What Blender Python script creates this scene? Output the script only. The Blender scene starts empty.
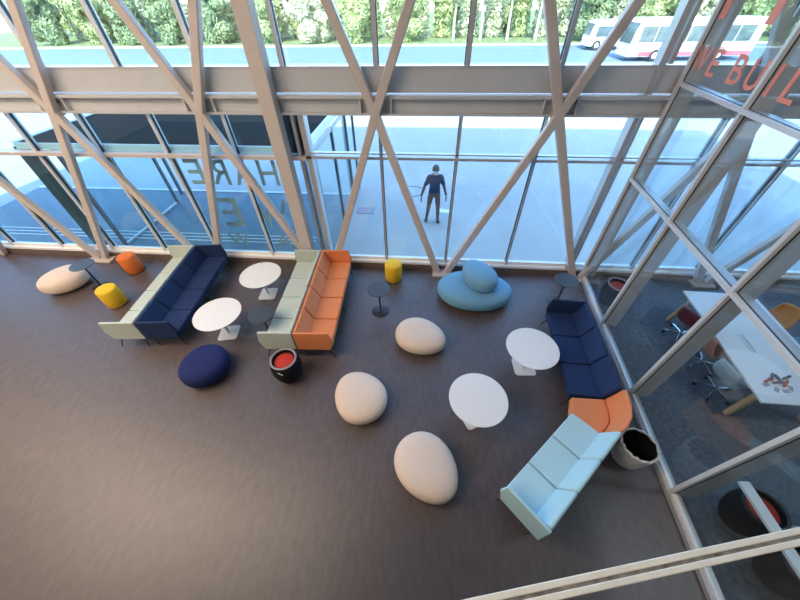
import bpy, bmesh, math, random
from mathutils import Vector, Matrix, Euler
S = bpy.context.scene
C = S.collection
PI = math.pi
random.seed(7)

# ------------------------------------------------------------------ camera
CAMH = 5.25
cd = bpy.data.cameras.new('camera'); cam = bpy.data.objects.new('camera', cd); C.objects.link(cam)
Fv = Vector((-0.06764859, 0.70672014, -0.7042516)); Rv = Vector((0.99658345, 0.08138694, -0.01405701)); Uv = Vector((-0.04738251, 0.70279642, 0.70981131))
m = Matrix((Rv, Uv, -Fv)).transposed().to_4x4(); m.translation = Vector((0, 0, CAMH))
cam.matrix_world = m
cd.sensor_width = 36.0; cd.lens = 36.0*312.19/800.0; cd.clip_start = 0.02; cd.clip_end = 500
S.camera = cam

# ------------------------------------------------------------------ world, sun, lamps, exposure
S.view_settings.view_transform = 'Standard'; S.view_settings.look = 'None'
S.view_settings.gamma = 1; S.view_settings.use_curve_mapping = False
S.view_settings.exposure = 0.0
W = bpy.data.worlds.new('sky'); S.world = W; W.use_nodes = True
wn = W.node_tree; bg = wn.nodes['Background']
sky = wn.nodes.new('ShaderNodeTexSky'); sky.sky_type = 'NISHITA'; sky.sun_disc = False
sky.sun_elevation = math.radians(43); sky.sun_rotation = math.radians(180); sky.air_density = 1.0; sky.dust_density = 0.6; sky.ozone_density = 3.0
wn.links.new(sky.outputs[0], bg.inputs[0]); bg.inputs[1].default_value = 1.15
sl = bpy.data.lights.new('sun', 'SUN'); sl.energy = 9.0; sl.angle = math.radians(0.53); sl.color = (1.0, 0.95, 0.86)
so = bpy.data.objects.new('sun', sl); C.objects.link(so)
so.rotation_euler = Vector((0.12, 1.0, -math.tan(math.radians(43)))).to_track_quat('-Z', 'Y').to_euler()

def lamp(name, loc, size, energy, color, rot=(0, 0, 0)):
    l = bpy.data.lights.new(name, 'AREA'); l.shape = 'RECTANGLE'; l.size, l.size_y = size; l.energy = energy; l.color = color
    o = bpy.data.objects.new(name, l); C.objects.link(o); o.location = loc; o.rotation_euler = rot
    return o
WARM = (1.0, 0.77, 0.57)
LAMPS = [(-11, 1.5, 230), (-8, 1.5, 215), (-4.5, 1.5, 100), (-11, -2.5, 230), (-8, -2.5, 200), (-4.5, -2.5, 75), (-13.8, 4.0, 140)]
for i, (x, y, e) in enumerate(LAMPS):
    lamp('ceiling_lamp_light', (x, y, 8.78), (2.2, 1.4), e, WARM)
lamp('office_lamp_light', (7.6, 1.2, 8.78), (1.6, 0.5), 110, (0.86, 0.93, 1.0))

# ------------------------------------------------------------------ materials
def mat(name, col, rough=0.5, metal=0.0, noise=0.0, nscale=20.0, bump=0.0, bscale=200.0, spec=0.5, col2=None, stretch=None, sheen=0.0):
    M = bpy.data.materials.new(name); M.use_nodes = True
    nt = M.node_tree; b = nt.nodes['Principled BSDF']
    b.inputs['Base Color'].default_value = (*col, 1); b.inputs['Roughness'].default_value = rough
    b.inputs['Metallic'].default_value = metal; b.inputs['Specular IOR Level'].default_value = spec
    if sheen: b.inputs['Sheen Weight'].default_value = sheen
    tc = nt.nodes.new('ShaderNodeTexCoord'); src = tc.outputs['Object']
    if stretch:
        mp = nt.nodes.new('ShaderNodeMapping'); mp.inputs['Scale'].default_value = stretch
        nt.links.new(src, mp.inputs[0]); src = mp.outputs[0]
    n = nt.nodes.new('ShaderNodeTexNoise'); n.inputs['Scale'].default_value = nscale; n.inputs['Detail'].default_value = 5
    nt.links.new(src, n.inputs['Vector'])
    r = nt.nodes.new('ShaderNodeValToRGB'); r.color_ramp.elements[0].position = 0.3; r.color_ramp.elements[1].position = 0.7
    k = noise
    c2 = col2 or tuple(min(1, c*(1+k)) for c in col); c1 = tuple(c*(1-k) for c in col)
    r.color_ramp.elements[0].color = (*c1, 1); r.color_ramp.elements[1].color = (*c2, 1)
    nt.links.new(n.outputs['Fac'], r.inputs[0]); nt.links.new(r.outputs[0], b.inputs['Base Color'])
    if bump:
        n2 = nt.nodes.new('ShaderNodeTexNoise'); n2.inputs['Scale'].default_value = bscale
        nt.links.new(src, n2.inputs['Vector'])
        bp = nt.nodes.new('ShaderNodeBump'); bp.inputs['Strength'].default_value = bump; bp.inputs['Distance'].default_value = 0.01
        nt.links.new(n2.outputs['Fac'], bp.inputs['Height']); nt.links.new(bp.outputs[0], b.inputs['Normal'])
    return M

def glass_mat(name, tint, refl=1.0):
    M = bpy.data.materials.new(name); M.use_nodes = True; nt = M.node_tree
    for n in list(nt.nodes): nt.nodes.remove(n)
    out = nt.nodes.new('ShaderNodeOutputMaterial'); mix = nt.nodes.new('ShaderNodeMixShader')
    tr = nt.nodes.new('ShaderNodeBsdfTransparent'); tr.inputs[0].default_value = (*tint, 1)
    gl = nt.nodes.new('ShaderNodeBsdfGlossy'); gl.inputs['Roughness'].default_value = 0.0; gl.inputs[0].default_value = (1, 1, 1, 1)
    lw = nt.nodes.new('ShaderNodeLayerWeight'); lw.inputs[0].default_value = 0.5
    p = nt.nodes.new('ShaderNodeMath'); p.operation = 'POWER'; p.inputs[1].default_value = 5
    a = nt.nodes.new('ShaderNodeMath'); a.operation = 'MULTIPLY_ADD'; a.inputs[1].default_value = 0.94*refl; a.inputs[2].default_value = 0.045*refl
    nt.links.new(lw.outputs['Facing'], p.inputs[0]); nt.links.new(p.outputs[0], a.inputs[0]); nt.links.new(a.outputs[0], mix.inputs[0])
    nt.links.new(tr.outputs[0], mix.inputs[1]); nt.links.new(gl.outputs[0], mix.inputs[2]); nt.links.new(mix.outputs[0], out.inputs[0])
    return M

M = {}
M['floor'] = mat('brown vinyl floor', (0.080, 0.060, 0.058), 0.43, noise=0.22, nscale=7, bump=0.05, bscale=60, spec=0.95, stretch=(2.0, 0.7, 1))
M['carpet'] = mat('grey blue carpet', (0.135, 0.15, 0.17), 0.95, noise=0.25, nscale=14, bump=0.5, bscale=300, spec=0.1)
M['wall'] = mat('off white plaster', (0.55, 0.50, 0.45), 0.8, noise=0.03)
M['dark_wall'] = mat('dark timber lining', (0.14, 0.11, 0.09), 0.7, noise=0.2)
M['ceil'] = mat('ceiling panels', (0.34, 0.31, 0.28), 0.85, noise=0.05)
M['steel'] = mat('taupe painted steel', (0.56, 0.50, 0.475), 0.42, noise=0.03, nscale=5, spec=0.4)
M['beam'] = mat('grey beige painted beam', (0.52, 0.54, 0.57), 0.45, noise=0.03, nscale=4)
M['alu'] = mat('satin aluminium', (0.50, 0.50, 0.51), 0.35, metal=0.35, noise=0.03)
M['alu_light'] = mat('pale anodised aluminium', (0.66, 0.66, 0.67), 0.4, metal=0.1, noise=0.02)
M['gasket'] = mat('black gasket', (0.02, 0.02, 0.022), 0.5)
M['alu_dark'] = mat('dark aluminium', (0.16, 0.17, 0.18), 0.4, metal=0.3, noise=0.03)
M['sill'] = mat('pale sill', (0.84, 0.85, 0.85), 0.5, noise=0.04)
M['sill_front'] = mat('brown sill front', (0.15, 0.115, 0.10), 0.5, noise=0.05)
M['glass'] = glass_mat('facade glass', (0.88, 0.96, 0.965), 0.85)
M['glass_teal'] = glass_mat('teal tinted glass', (0.78, 0.92, 0.96), 0.85)
M['pglass'] = glass_mat('partition glass', (0.86, 0.92, 0.95), 1.3)
M['rglass'] = glass_mat('balustrade glass', (0.80, 0.83, 0.76), 0.8)
M['navy'] = mat('navy upholstery', (0.012, 0.032, 0.105), 0.75, noise=0.12, nscale=120, bump=0.15, bscale=500, spec=0.3)
M['pale_green'] = mat('pale green upholstery', (0.50, 0.57, 0.52), 0.8, noise=0.05, nscale=100, bump=0.12, bscale=500, spec=0.25)
M['pale_blue'] = mat('pale blue upholstery', (0.44, 0.66, 0.72), 0.8, noise=0.05, nscale=100, bump=0.12, bscale=500, spec=0.25)
M['orange'] = mat('orange upholstery', (0.74, 0.25, 0.10), 0.7, noise=0.07, nscale=100, bump=0.12, bscale=500, spec=0.3)
M['orange_stool'] = mat('orange felt', (0.72, 0.17, 0.03), 0.8, noise=0.06, nscale=90)
M['yellow'] = mat('yellow felt', (0.80, 0.50, 0.02), 0.8, noise=0.06, nscale=90)
M['cream'] = mat('cream wool', (0.70, 0.58, 0.49), 0.9, noise=0.05, nscale=60, bump=0.15, bscale=400, spec=0.15)
M['navy_wool'] = mat('navy wool', (0.018, 0.028, 0.12), 0.9, noise=0.15, nscale=60, bump=0.15, bscale=400, spec=0.2)
M['blue'] = mat('sky blue stretch fabric', (0.16, 0.37, 0.56), 0.75, noise=0.06, nscale=80, bump=0.1, bscale=400, spec=0.3)
M['white'] = mat('white laminate', (0.80, 0.79, 0.77), 0.35, noise=0.01)
M['white_metal'] = mat('white powder coat', (0.66, 0.68, 0.68), 0.4, noise=0.01)
M['black'] = mat('black powder coat', (0.018, 0.020, 0.024), 0.4, noise=0.05)
M['blacktop'] = mat('dark slate laminate', (0.045, 0.052, 0.06), 0.38, noise=0.05)
M['black_weave'] = mat('black knitted cover', (0.014, 0.015, 0.018), 0.9, noise=0.3, nscale=80, bump=0.6, bscale=90, spec=0.2)
M['rim'] = mat('grey rim', (0.30, 0.28, 0.30), 0.5, noise=0.05)
M['red'] = mat('red cushion', (0.50, 0.028, 0.014), 0.75, noise=0.12, nscale=30)
M['basket'] = mat('white woven basket', (0.62, 0.61, 0.58), 0.85, noise=0.15, nscale=50, bump=0.6, bscale=70)
M['liner'] = mat('black bin liner', (0.012, 0.012, 0.014), 0.3, noise=0.1, bump=0.6, bscale=20)
M['burgundy'] = mat('burgundy shell', (0.16, 0.014, 0.022), 0.5, noise=0.1)
M['rose'] = mat('rose shell', (0.50, 0.20, 0.15), 0.6, noise=0.05)
M['grey_shell'] = mat('pale grey shell', (0.42, 0.50, 0.52), 0.6, noise=0.03)
M['amber'] = mat('amber shell', (0.62, 0.26, 0.06), 0.6, noise=0.05)
M['sky_shell'] = mat('light blue shell', (0.14, 0.34, 0.46), 0.6, noise=0.05)
M['chrome'] = mat('chrome', (0.7, 0.7, 0.72), 0.15, metal=1.0)
M['wood'] = mat('light oak', (0.62, 0.40, 0.20), 0.5, noise=0.12, nscale=12, stretch=(1, 1, 0.2))
M['paving'] = mat('pale concrete paving', (0.42, 0.42, 0.405), 0.75, noise=0.07, nscale=0.6, bump=0.1, bscale=30)
M['paving_painted_shade'] = mat('entrance paving with painted shade', (0.11, 0.17, 0.22), 0.6, noise=0.1, nscale=3)  # canopy shade on the ground, painted as a darker, bluer colour
M['road'] = mat('blue grey road', (0.16, 0.22, 0.27), 0.8, noise=0.05, nscale=1)
M['kerb'] = mat('white kerb', (0.75, 0.75, 0.74), 0.8, noise=0.05)
M['verge'] = mat('dry verge', (0.20, 0.24, 0.09), 0.95, noise=0.5, nscale=1.5)
M['roof_dark'] = mat('dark canopy membrane', (0.010, 0.011, 0.010), 0.9, spec=0.1, noise=0.25, nscale=1.5)
M['green_panel'] = mat('dark green glass fin', (0.05, 0.08, 0.075), 0.3, noise=0.1)
M['letter_taupe'] = mat('taupe vinyl', (0.56, 0.54, 0.54), 0.6, noise=0.03)
M['letter_orange'] = mat('orange vinyl', (0.80, 0.24, 0.16), 0.6, noise=0.03)
M['rail'] = mat('cream handrail', (0.78, 0.72, 0.60), 0.4, noise=0.05, nscale=15)
M['groove'] = mat('scuffed grey channel', (0.24, 0.23, 0.22), 0.6, noise=0.5, nscale=25)
M['shirt'] = mat('dark navy t-shirt', (0.018, 0.045, 0.11), 0.85, noise=0.1)
M['trousers'] = mat('grey brown trousers', (0.16, 0.115, 0.11), 0.85, noise=0.1)
M['skin'] = mat('skin', (0.22, 0.115, 0.08), 0.6, noise=0.05)
M['hair'] = mat('grey hair', (0.13, 0.13, 0.13), 0.9, noise=0.2, nscale=60)
M['mask'] = mat('white mask', (0.7, 0.72, 0.72), 0.8)
M['bus_white'] = mat('bus white', (0.85, 0.84, 0.82), 0.35)
M['bus_glass'] = mat('bus glass', (0.10, 0.13, 0.13), 0.12, noise=0.3, nscale=1.5)
M['bus_red'] = mat('bus red', (0.62, 0.10, 0.12), 0.4)
M['tyre'] = mat('tyre', (0.03, 0.03, 0.03), 0.9)
M['leafA'] = mat('leaf green', (0.24, 0.34, 0.10), 0.6, noise=0.4, nscale=1.2, col2=(0.58, 0.60, 0.26))
M['leafB'] = mat('leaf pale green', (0.40, 0.46, 0.20), 0.6, noise=0.4, nscale=1.2, col2=(0.75, 0.72, 0.48))
M['leafC'] = mat('leaf dark', (0.13, 0.21, 0.09), 0.6, noise=0.4, nscale=1.5, col2=(0.34, 0.40, 0.18))
M['bark'] = mat('pale bark', (0.50, 0.44, 0.36), 0.9, noise=0.25, nscale=6)
M['lamp_glow'] = bpy.data.materials.new('lamp diffuser'); M['lamp_glow'].use_nodes = True
_b = M['lamp_glow'].node_tree.nodes['Principled BSDF']; _b.inputs['Emission Color'].default_value = (1, 0.85, 0.65, 1); _b.inputs['Emission Strength'].default_value = 6

# ------------------------------------------------------------------ mesh helpers
def BM(): return bmesh.new()
def box(bm, c, s, rot=None):
    """box centred at c with full sizes s, optional Matrix/Euler rotation"""
    mt = Matrix.Translation(c)
    if rot is not None: mt = mt @ (rot if isinstance(rot, Matrix) else Euler(rot).to_matrix().to_4x4())
    return bmesh.ops.create_cube(bm, size=1.0, matrix=mt @ Matrix.Diagonal((*s, 1)))['verts']
def bb(bm, x0, x1, y0, y1, z0, z1): return box(bm, ((x0+x1)/2, (y0+y1)/2, (z0+z1)/2), (abs(x1-x0), abs(y1-y0), abs(z1-z0)))
def bar(bm, a, b, w, d, up=(0, 1, 0)):
    """square bar from a to b, width w across and d along 'up'"""
    a = Vector(a); b = Vector(b); z = (b-a).normalized(); u = Vector(up); u = (u-z*u.dot(z)).normalized(); x = u.cross(z)
    R = Matrix((x, u, z)).transposed().to_4x4()
    return box(bm, (a+b)/2, (w, d, (b-a).length), R)
def rod(bm, a, b, r1, r2=None, n=12):
    a = Vector(a); b = Vector(b); q = (b-a).to_track_quat('Z', 'Y')
    bmesh.ops.create_cone(bm, cap_ends=True, segments=n, radius1=r1, radius2=r1 if r2 is None else r2, depth=(b-a).length,
                          matrix=Matrix.Translation((a+b)/2) @ q.to_matrix().to_4x4())
def lathe(bm, prof, n=40, c=(0, 0, 0), sx=1, sy=1):
    rings = []
    for r, z in prof:
        if r < 1e-5: rings.append([bm.verts.new((c[0], c[1], c[2]+z))])
        else: rings.append([bm.verts.new((c[0]+sx*r*math.cos(2*PI*i/n), c[1]+sy*r*math.sin(2*PI*i/n), c[2]+z)) for i in range(n)])
    for a, b in zip(rings, rings[1:]):
        for i in range(n):
            j = (i+1) % n
            if len(a) == 1 and len(b) == 1: continue
            if len(a) == 1: bm.faces.new((a[0], b[j], b[i]))
            elif len(b) == 1: bm.faces.new((a[i], a[j], b[0]))
            else: bm.faces.new((a[i], a[j], b[j], b[i]))
def prism(bm, pts, f0, f1):
    """pts 2D polygon; f0/f1 map a 2D point to 3D on the two caps"""
    A = [bm.verts.new(f0(p)) for p in pts]; B = [bm.verts.new(f1(p)) for p in pts]
    bm.faces.new(A); bm.faces.new(B[::-1])
    for i in range(len(pts)):
        j = (i+1) % len(pts); bm.faces.new((A[i], B[i], B[j], A[j]))
def tube(bm, pts, r, n=8, closed=False):
    pts = [Vector(p) for p in pts]; rings = []
    for i, p in enumerate(pts):
        a = pts[i-1] if (i or closed) else pts[0]; b = pts[(i+1) % len(pts)] if (i < len(pts)-1 or closed) else pts[-1]
        t = (b-a).normalized(); u = Vector((0, 0, 1)) if abs(t.z) < 0.9 else Vector((1, 0, 0)); x = t.cross(u).normalized(); y = x.cross(t)
        rings.append([bm.verts.new(p+r*(math.cos(2*PI*k/n)*x+math.sin(2*PI*k/n)*y)) for k in range(n)])
    L = len(rings)
    for i in range(L if closed else L-1):
        a, b = rings[i], rings[(i+1) % L]
        for k in range(n): bm.faces.new((a[k], a[(k+1) % n], b[(k+1) % n], b[k]))
    if not closed: bm.faces.new(rings[0][::-1]); bm.faces.new(rings[-1])
def pebble(bm, a, b, h, egg=0.12, n=48, m_=20, p=2.8, zc=None):
    """closed pebble: plan radii a, b with an egg taper, height h sitting on z=0"""
    prof = []
    for i in range(m_+1):
        t = -PI/2 + PI*i/m_
        c, s = math.cos(t), math.sin(t)
        r = abs(c)**(2/p); z = math.copysign(abs(s)**(2/p), s)
        prof.append((r, (z+1)/2*h))
    rings = []
    for k, (r, z) in enumerate(prof):
        if k in (0, m_): rings.append([bm.verts.new((0, 0, z))]); continue
        rings.append([bm.verts.new((a*r*math.cos(2*PI*i/n), b*r*math.sin(2*PI*i/n)*(1+egg*math.cos(2*PI*i/n)), z)) for i in range(n)])
    for A, B in zip(rings, rings[1:]):
        for i in range(n):
            j = (i+1) % n
            if len(A) == 1: bm.faces.new((A[0], B[j], B[i]))
            elif len(B) == 1: bm.faces.new((A[i], A[j], B[0]))
            else: bm.faces.new((A[i], A[j], B[j], B[i]))
def obj(name, bm, mt, parent=None, smooth=False, bevel=0.0, seg=3, sub=0):
    bmesh.ops.recalc_face_normals(bm, faces=bm.faces)
    me = bpy.data.meshes.new(name); bm.to_mesh(me); bm.free()
    me.materials.append(M[mt] if isinstance(mt, str) else mt)
    if smooth is True:
        for p in me.polygons: p.use_smooth = True
    elif smooth:
        me.shade_auto = True
    o = bpy.data.objects.new(name, me); C.objects.link(o)
    if smooth == 'auto' or bevel:
        for p in me.polygons: p.use_smooth = True
        try: me.set_sharp_from_angle(angle=math.radians(35))
        except Exception: pass
    if bevel:
        bv = o.modifiers.new('bevel', 'BEVEL'); bv.width = bevel; bv.segments = seg; bv.limit_method = 'ANGLE'; bv.angle_limit = math.radians(30); bv.harden_normals = False
    if sub:
        sb = o.modifiers.new('subdivision', 'SUBSURF'); sb.levels = sub; sb.render_levels = sub
    if parent: o.parent = parent
    return o
def sm(name, bm, mt, parent=None, bevel=0.0, seg=3, ang=35):
    """smooth shaded below an angle"""
    bmesh.ops.recalc_face_normals(bm, faces=bm.faces)
    for f in bm.faces: f.smooth = True
    for e in bm.edges:
        if len(e.link_faces) == 2 and e.calc_face_angle(0) > math.radians(ang): e.smooth = False
    me = bpy.data.meshes.new(name); bm.to_mesh(me); bm.free(); me.materials.append(M[mt] if isinstance(mt, str) else mt)
    o = bpy.data.objects.new(name, me); C.objects.link(o)
    if bevel:
        bv = o.modifiers.new('bevel', 'BEVEL'); bv.width = bevel; bv.segments = seg; bv.limit_method = 'ANGLE'; bv.angle_limit = math.radians(30)
    if parent: o.parent = parent
    return o
def thing(name, label, cat, loc=(0, 0, 0), rz=0.0, group=None):
    o = bpy.data.objects.new(name, None); C.objects.link(o); o.empty_display_size = 0.1
    o.location = loc; o.rotation_euler = (0, 0, rz); o['label'] = label; o['category'] = cat
    if group: o['group'] = group
    return o
def tag(o, label, cat, group=None, kind=None):
    o['label'] = label; o['category'] = cat
    if group: o['group'] = group
    if kind: o['kind'] = kind
    return o
def struct(name, bm, mt, label=None, parent=None, bevel=0):
    o = sm(name, bm, mt, parent, bevel)
    if not parent:
        o['kind'] = 'structure'
        if label: o['label'] = label
    return o
def copy_tree(o, parent=None):
    c = o.copy(); C.objects.link(c); c.parent = parent
    for ch in o.children: copy_tree(ch, c)
    return c
def relabel(o, label, loc=None, rz=None, group=None):
    o['label'] = label
    if group: o['group'] = group
    if loc: o.location = loc
    if rz is not None: o.rotation_euler = (0, 0, rz)
    return o

# ------------------------------------------------------------------ the setting
YF = 6.5                                    # facade plane
def px_(y): return 4.035 + 0.0633*(y-YF)    # partition plane x at y
XL, XR, YB, ZC = -16.0, 12.0, -6.0, 9.0
STR = lambda name, x0, x1, y0, y1, z0, z1, mt, label: (lambda b: (bb(b, x0, x1, y0, y1, z0, z1), struct(name, b, mt, label))[1])(BM())
b = BM(); prism(b, [(XL, YB), (px_(YB), YB), (px_(YF), YF-0.04), (XL, YF-0.04)], lambda p: (p[0], p[1], -0.2), lambda p: (p[0], p[1], 0)); struct('floor', b, 'floor', 'brown streaked vinyl floor of the lounge')
b = BM(); prism(b, [(px_(YB), YB), (XR, YB), (XR, YF-0.04), (px_(YF), YF-0.04)], lambda p: (p[0], p[1], -0.2), lambda p: (p[0], p[1], 0)); struct('floor_office', b, 'carpet', 'blue grey carpet behind the glass partition')
STR('wall_back', XL, XR, YB-0.3, YB, -0.2, ZC, 'wall', 'back wall of the hall')
STR('wall_left', XL-0.3, XL, YB-0.3, YF+0.2, -0.2, ZC, 'wall', 'left wall of the hall')
STR('wall_right', XR, XR+0.3, YB-0.3, YF+0.2, -0.2, ZC, 'wall', 'right wall of the office')
STR('ceiling', XL-0.3, XR+0.3, YB-0.3, YF+0.2, ZC, ZC+2.0, 'ceil', 'ceiling and roof of the hall')
# upper walkway slab the photograph is taken from
STR('floor_walkway', -8.0, 3.3, YB, -0.45, 3.25, 3.6, 'dark_wall', 'upper walkway slab')

# sill under the glass
b = BM(); bb(b, XL, XR, YF-0.06, YF+0.02, 0.0, 0.16); struct('trim_1', b, 'sill_front', 'brown face of the low kerb under the glass facade')
b = BM(); bb(b, XL, XR, YF-0.05, YF+0.22, 0.16, 0.22); bb(b, XL, XR, YF+0.03, YF+0.11, 0.22, 0.30); struct('trim_2', b, 'sill', 'pale sill along the foot of the glass facade')
# storey beam
b = BM(); bb(b, XL, XR, YF-0.02, YF+0.10, 3.96, 4.30); struct('trim_3', b, 'beam', 'grey spandrel panel above the storey beam')
b = BM()
bb(b, XL, XR, YF-0.12, YF+0.10, 3.885, 3.935)
struct('trim_4', b, 'beam', 'projecting flange of the storey beam')
b = BM(); bb(b, XL, XR, YF-0.02, YF+0.06, 3.66, 3.885); bb(b, XL, XR, YF-0.11, YF+0.06, 3.62, 3.66)
for x in (-7.33, -4.32, -0.99, 2.24, 5.42, 8.6):
    for s in (-0.28, 0.28): bb(b, x+s-0.015, x+s+0.015, YF-0.11, YF-0.02, 3.66, 3.885)
struct('trim_5', b, 'beam', 'web of the storey beam with stiffeners')
b = BM(); bb(b, XL, XR, YF-0.02, YF+0.12, 4.30, 4.345); struct('trim_6', b, 'alu', 'aluminium edge under the upper glass')
# mullions
MX = [0.579+1.535*k for k in range(-10, 8)]
MX = [x for x in MX if abs(x-3.649) > 0.1]
for i, x in enumerate(MX):
    wide = 0.04 if x > -1.5 else 0.055
    b = BM(); bb(b, x-wide/2, x+wide/2, YF, YF+0.15, 0.22, 3.62); xu = x-0.11 if x < -1.5 else x; bb(b, xu-0.035, xu+0.035, YF, YF+0.15, 4.34, ZC)
    o = struct('trim_%d' % (10+i), b, 'alu_light' if x < -1.5 else 'alu', 'slim aluminium mullion of the glass facade')
    b = BM()
    for s_ in (-1, 1):
        bb(b, x+s_*(wide/2+0.006)-0.006, x+s_*(wide/2+0.006)+0.006, YF+0.045, YF+0.10, 0.24, 3.62); bb(b, xu+s_*0.041-0.006, xu+s_*0.041+0.006, YF+0.045, YF+0.10, 4.34, ZC)
    struct('gasket', b, 'gasket', None, o)
b = BM(); bb(b, 3.58, 3.66, YF-0.05, YF+0.17, 0.22, 3.60); bb(b, 3.72, 3.76, YF-0.02, YF+0.15, 0.22, 3.60); bb(b, 3.58, 3.68, YF-0.05, YF+0.15, 3.95, ZC); bb(b, 3.74, 3.80, YF-0.02, YF+0.15, 4.36, ZC)
struct('trim_40', b, 'alu', 'double corner mullion beside the partition')
# transoms
b = BM(); bb(b, XL, -2.5, YF-0.06, YF+0.12, 2.77, 2.84); struct('trim_7', b, 'steel', 'taupe transom on the left part of the facade')
b = BM(); bb(b, -2.5, XR, YF-0.03, YF+0.12, 2.80, 2.85); bb(b, -2.5, XR, YF-0.0, YF+0.10, 2.89, 2.915); struct('trim_8', b, 'alu', 'double transom on the right part of the facade')
b = BM(); bb(b, XL, XR, YF-0.03, YF+0.12, 5.9, 5.96); struct('trim_9', b, 'alu', 'upper transom of the facade')
# glass panes: lower, middle, upper rows
edges = sorted([XL]+[x for x in MX]+[3.65, XR])
n = 1
for x0, x1 in zip(edges, edges[1:]):
    b = BM()
    for z0, z1 in ((0.24, 2.79), (2.84, 3.60)): bb(b, x0+0.02, x1-0.02, YF+0.06, YF+0.072, z0, z1)
    b2 = BM()
    for z0, z1 in ((4.37, 5.9), (5.96, ZC)): bb(b2, x0+0.02, x1-0.02, YF+0.06, YF+0.072, z0, z1)
    struct('window_%d' % (n+60), b2, 'glass', 'upper glass bay of the outer facade')
    o = struct('window_%d' % n, b, 'glass_teal' if x1 < -2 else 'glass', 'glass bay of the outer facade'); n += 1

# diagonal bracing: one continuous zigzag each way, each member its own piece
YBR = 6.34
nodes = [(-10.5, -12.0, -9.05), (-7.33, -8.85, -5.95), (-4.32, -5.50, -2.86), (-0.99, -2.34, 0.38), (2.24, 0.62, 3.78), (5.42, 3.97, 6.75), (8.6, 6.95, 10.1)]
ZT = 3.66; num = 50
for n_, (t, fl, fr) in enumerate(nodes):
    for f, s_ in ((fl, -1), (fr, 1)):
        d = (Vector((t, 0, ZT))-Vector((f, 0, 0.05))).normalized()*0.10
        b = BM(); bar(b, (f, YBR+0.001*s_, 0.04), (t+d.x, YBR+0.001*s_, ZT+d.z), 0.155, 0.13); struct('trim_%d' % num, b, 'steel', 'taupe diagonal brace of the facade, lower half', bevel=0.02); num += 1
        hh = ZC-ZT; b = BM(); bar(b, (t+s_*0.04, YBR+0.002*s_, ZT-0.10), (t-s_*0.42*hh, YBR+0.002*s_, ZT+hh), 0.155, 0.13); struct('trim_%d' % num, b, 'steel', 'taupe diagonal brace of the facade, upper half', bevel=0.02); num += 1
    b = BM(); bb(b, t-0.09, t+0.09, YBR-0.055, YF-0.02, ZT-0.08, ZT+0.14); struct('trim_%d' % num, b, 'steel', 'node block where the braces meet the storey beam', bevel=0.01); num += 1
for f in (-8.95, -5.72, -2.60, 0.5, 3.87, 6.85):
    w_ = 0.22 if f == -2.60 else (0.34 if f < 0 else 0.24)
    b = BM(); bb(b, f-w_, f+w_, 6.16, 6.43, 0, 0.05); struct('trim_%d' % num, b, 'steel', 'foot plate of the facade braces', bevel=0.005); num += 1
# big box column
b = BM(); bb(b, -3.06, -2.79, 6.22, 6.46, 0.03, ZC); bb(b, -3.12, -2.84, 6.16, 6.46, 0, 0.03); struct('trim_41', b, 'steel', 'thick taupe box column rising past the storey beam', bevel=0.008)
# jamb of the entrance beside the column
b = BM(); bb(b, -2.50, -2.40, YF-0.03, YF+0.20, 0.22, 3.6); bb(b, -2.66, -2.60, YF-0.02, YF+0.18, 0.22, 3.6); struct('trim_42', b, 'alu', 'wide aluminium jamb beside the thick column')
b = BM(); bb(b, -2.85, -2.56, YF+0.10, YF+0.30, 2.86, 3.6); struct('trim_43', b, 'black', 'black infill panel above the transom beside the thick column')

# ------------------------------------------------------------------ glass partition to the office
def P3(y, z, off=0.0): return (px_(y)+off, y, z)
pdir = Vector((0.0633, 1, 0)).normalized(); pnor = Vector((1, -0.0633, 0)).normalized()
def pbar(bm, y0, z0, y1, z1, w, d, off):
    """bar in the partition plane, w wide in plane, d deep normal to it, centre offset off"""
    a = Vector(P3(y0, z0))+pnor*off; c = Vector(P3(y1, z1))+pnor*off
    bar(bm, a, c, w, d, up=pnor)
PY = [6.40, 4.75, 3.10, 1.54, -0.02, -1.6, -3.2, -4.8]
b = BM(); pbar(b, YB, 0.04, 6.42, 0.04, 0.08, 0.16, 0.02); struct('baseboard_partition', b, 'alu', 'aluminium base rail of the glass partition')
b = BM(); pbar(b, YB, 0.105, 6.42, 0.105, 0.05, 0.05, 0.0); struct('trim_44', b, 'sill', 'pale glazing bead of the partition')
for i, y in enumerate(PY):
    b = BM(); pbar(b, y, 0.08, y, ZC, 0.052, 0.05, -0.035); o = struct('trim_%d' % (120+i), b, 'alu_light', 'vertical mullion of the glass partition')
    b = BM(); pbar(b, y, 0.08, y, ZC, 0.062, 0.018, -0.001); struct('gasket', b, 'gasket', None, o)
    b = BM(); pbar(b, y, 0.08, y, ZC, 0.05, 0.25, 0.135); struct('inner_profile', b, 'steel', None, o)
for i, z in enumerate((2.56, 4.12, 5.7, 7.3)):
    b = BM(); pbar(b, YB, z, 6.42, z, 0.052, 0.05, -0.035); o = struct('trim_%d' % (130+i), b, 'alu_light', 'horizontal transom of the glass partition')
    b = BM(); pbar(b, YB, z, 6.42, z, 0.062, 0.018, -0.001); struct('gasket', b, 'gasket', None, o)
    b = BM(); pbar(b, YB, z, 6.42, z, 0.05, 0.12, 0.07); struct('inner_profile', b, 'alu', None, o)
PE = sorted(PY+[YB, ]); zs = [0.12, 2.56, 4.12, 5.7, 7.3, ZC]
for i, (y0, y1) in enumerate(zip(PE, PE[1:])):
    b = BM()
    for z0, z1 in zip(zs, zs[1:]):
        zz = (z0+z1)/2; a = Vector(P3(y0+0.02, zz)); c = Vector(P3(y1-0.02, zz)); bar(b, a, c, (z1-z0)-0.04, 0.012, up=pnor)
    struct('window_%d' % (40+i), b, 'pglass', 'glass bay of the partition to the office')
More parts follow.
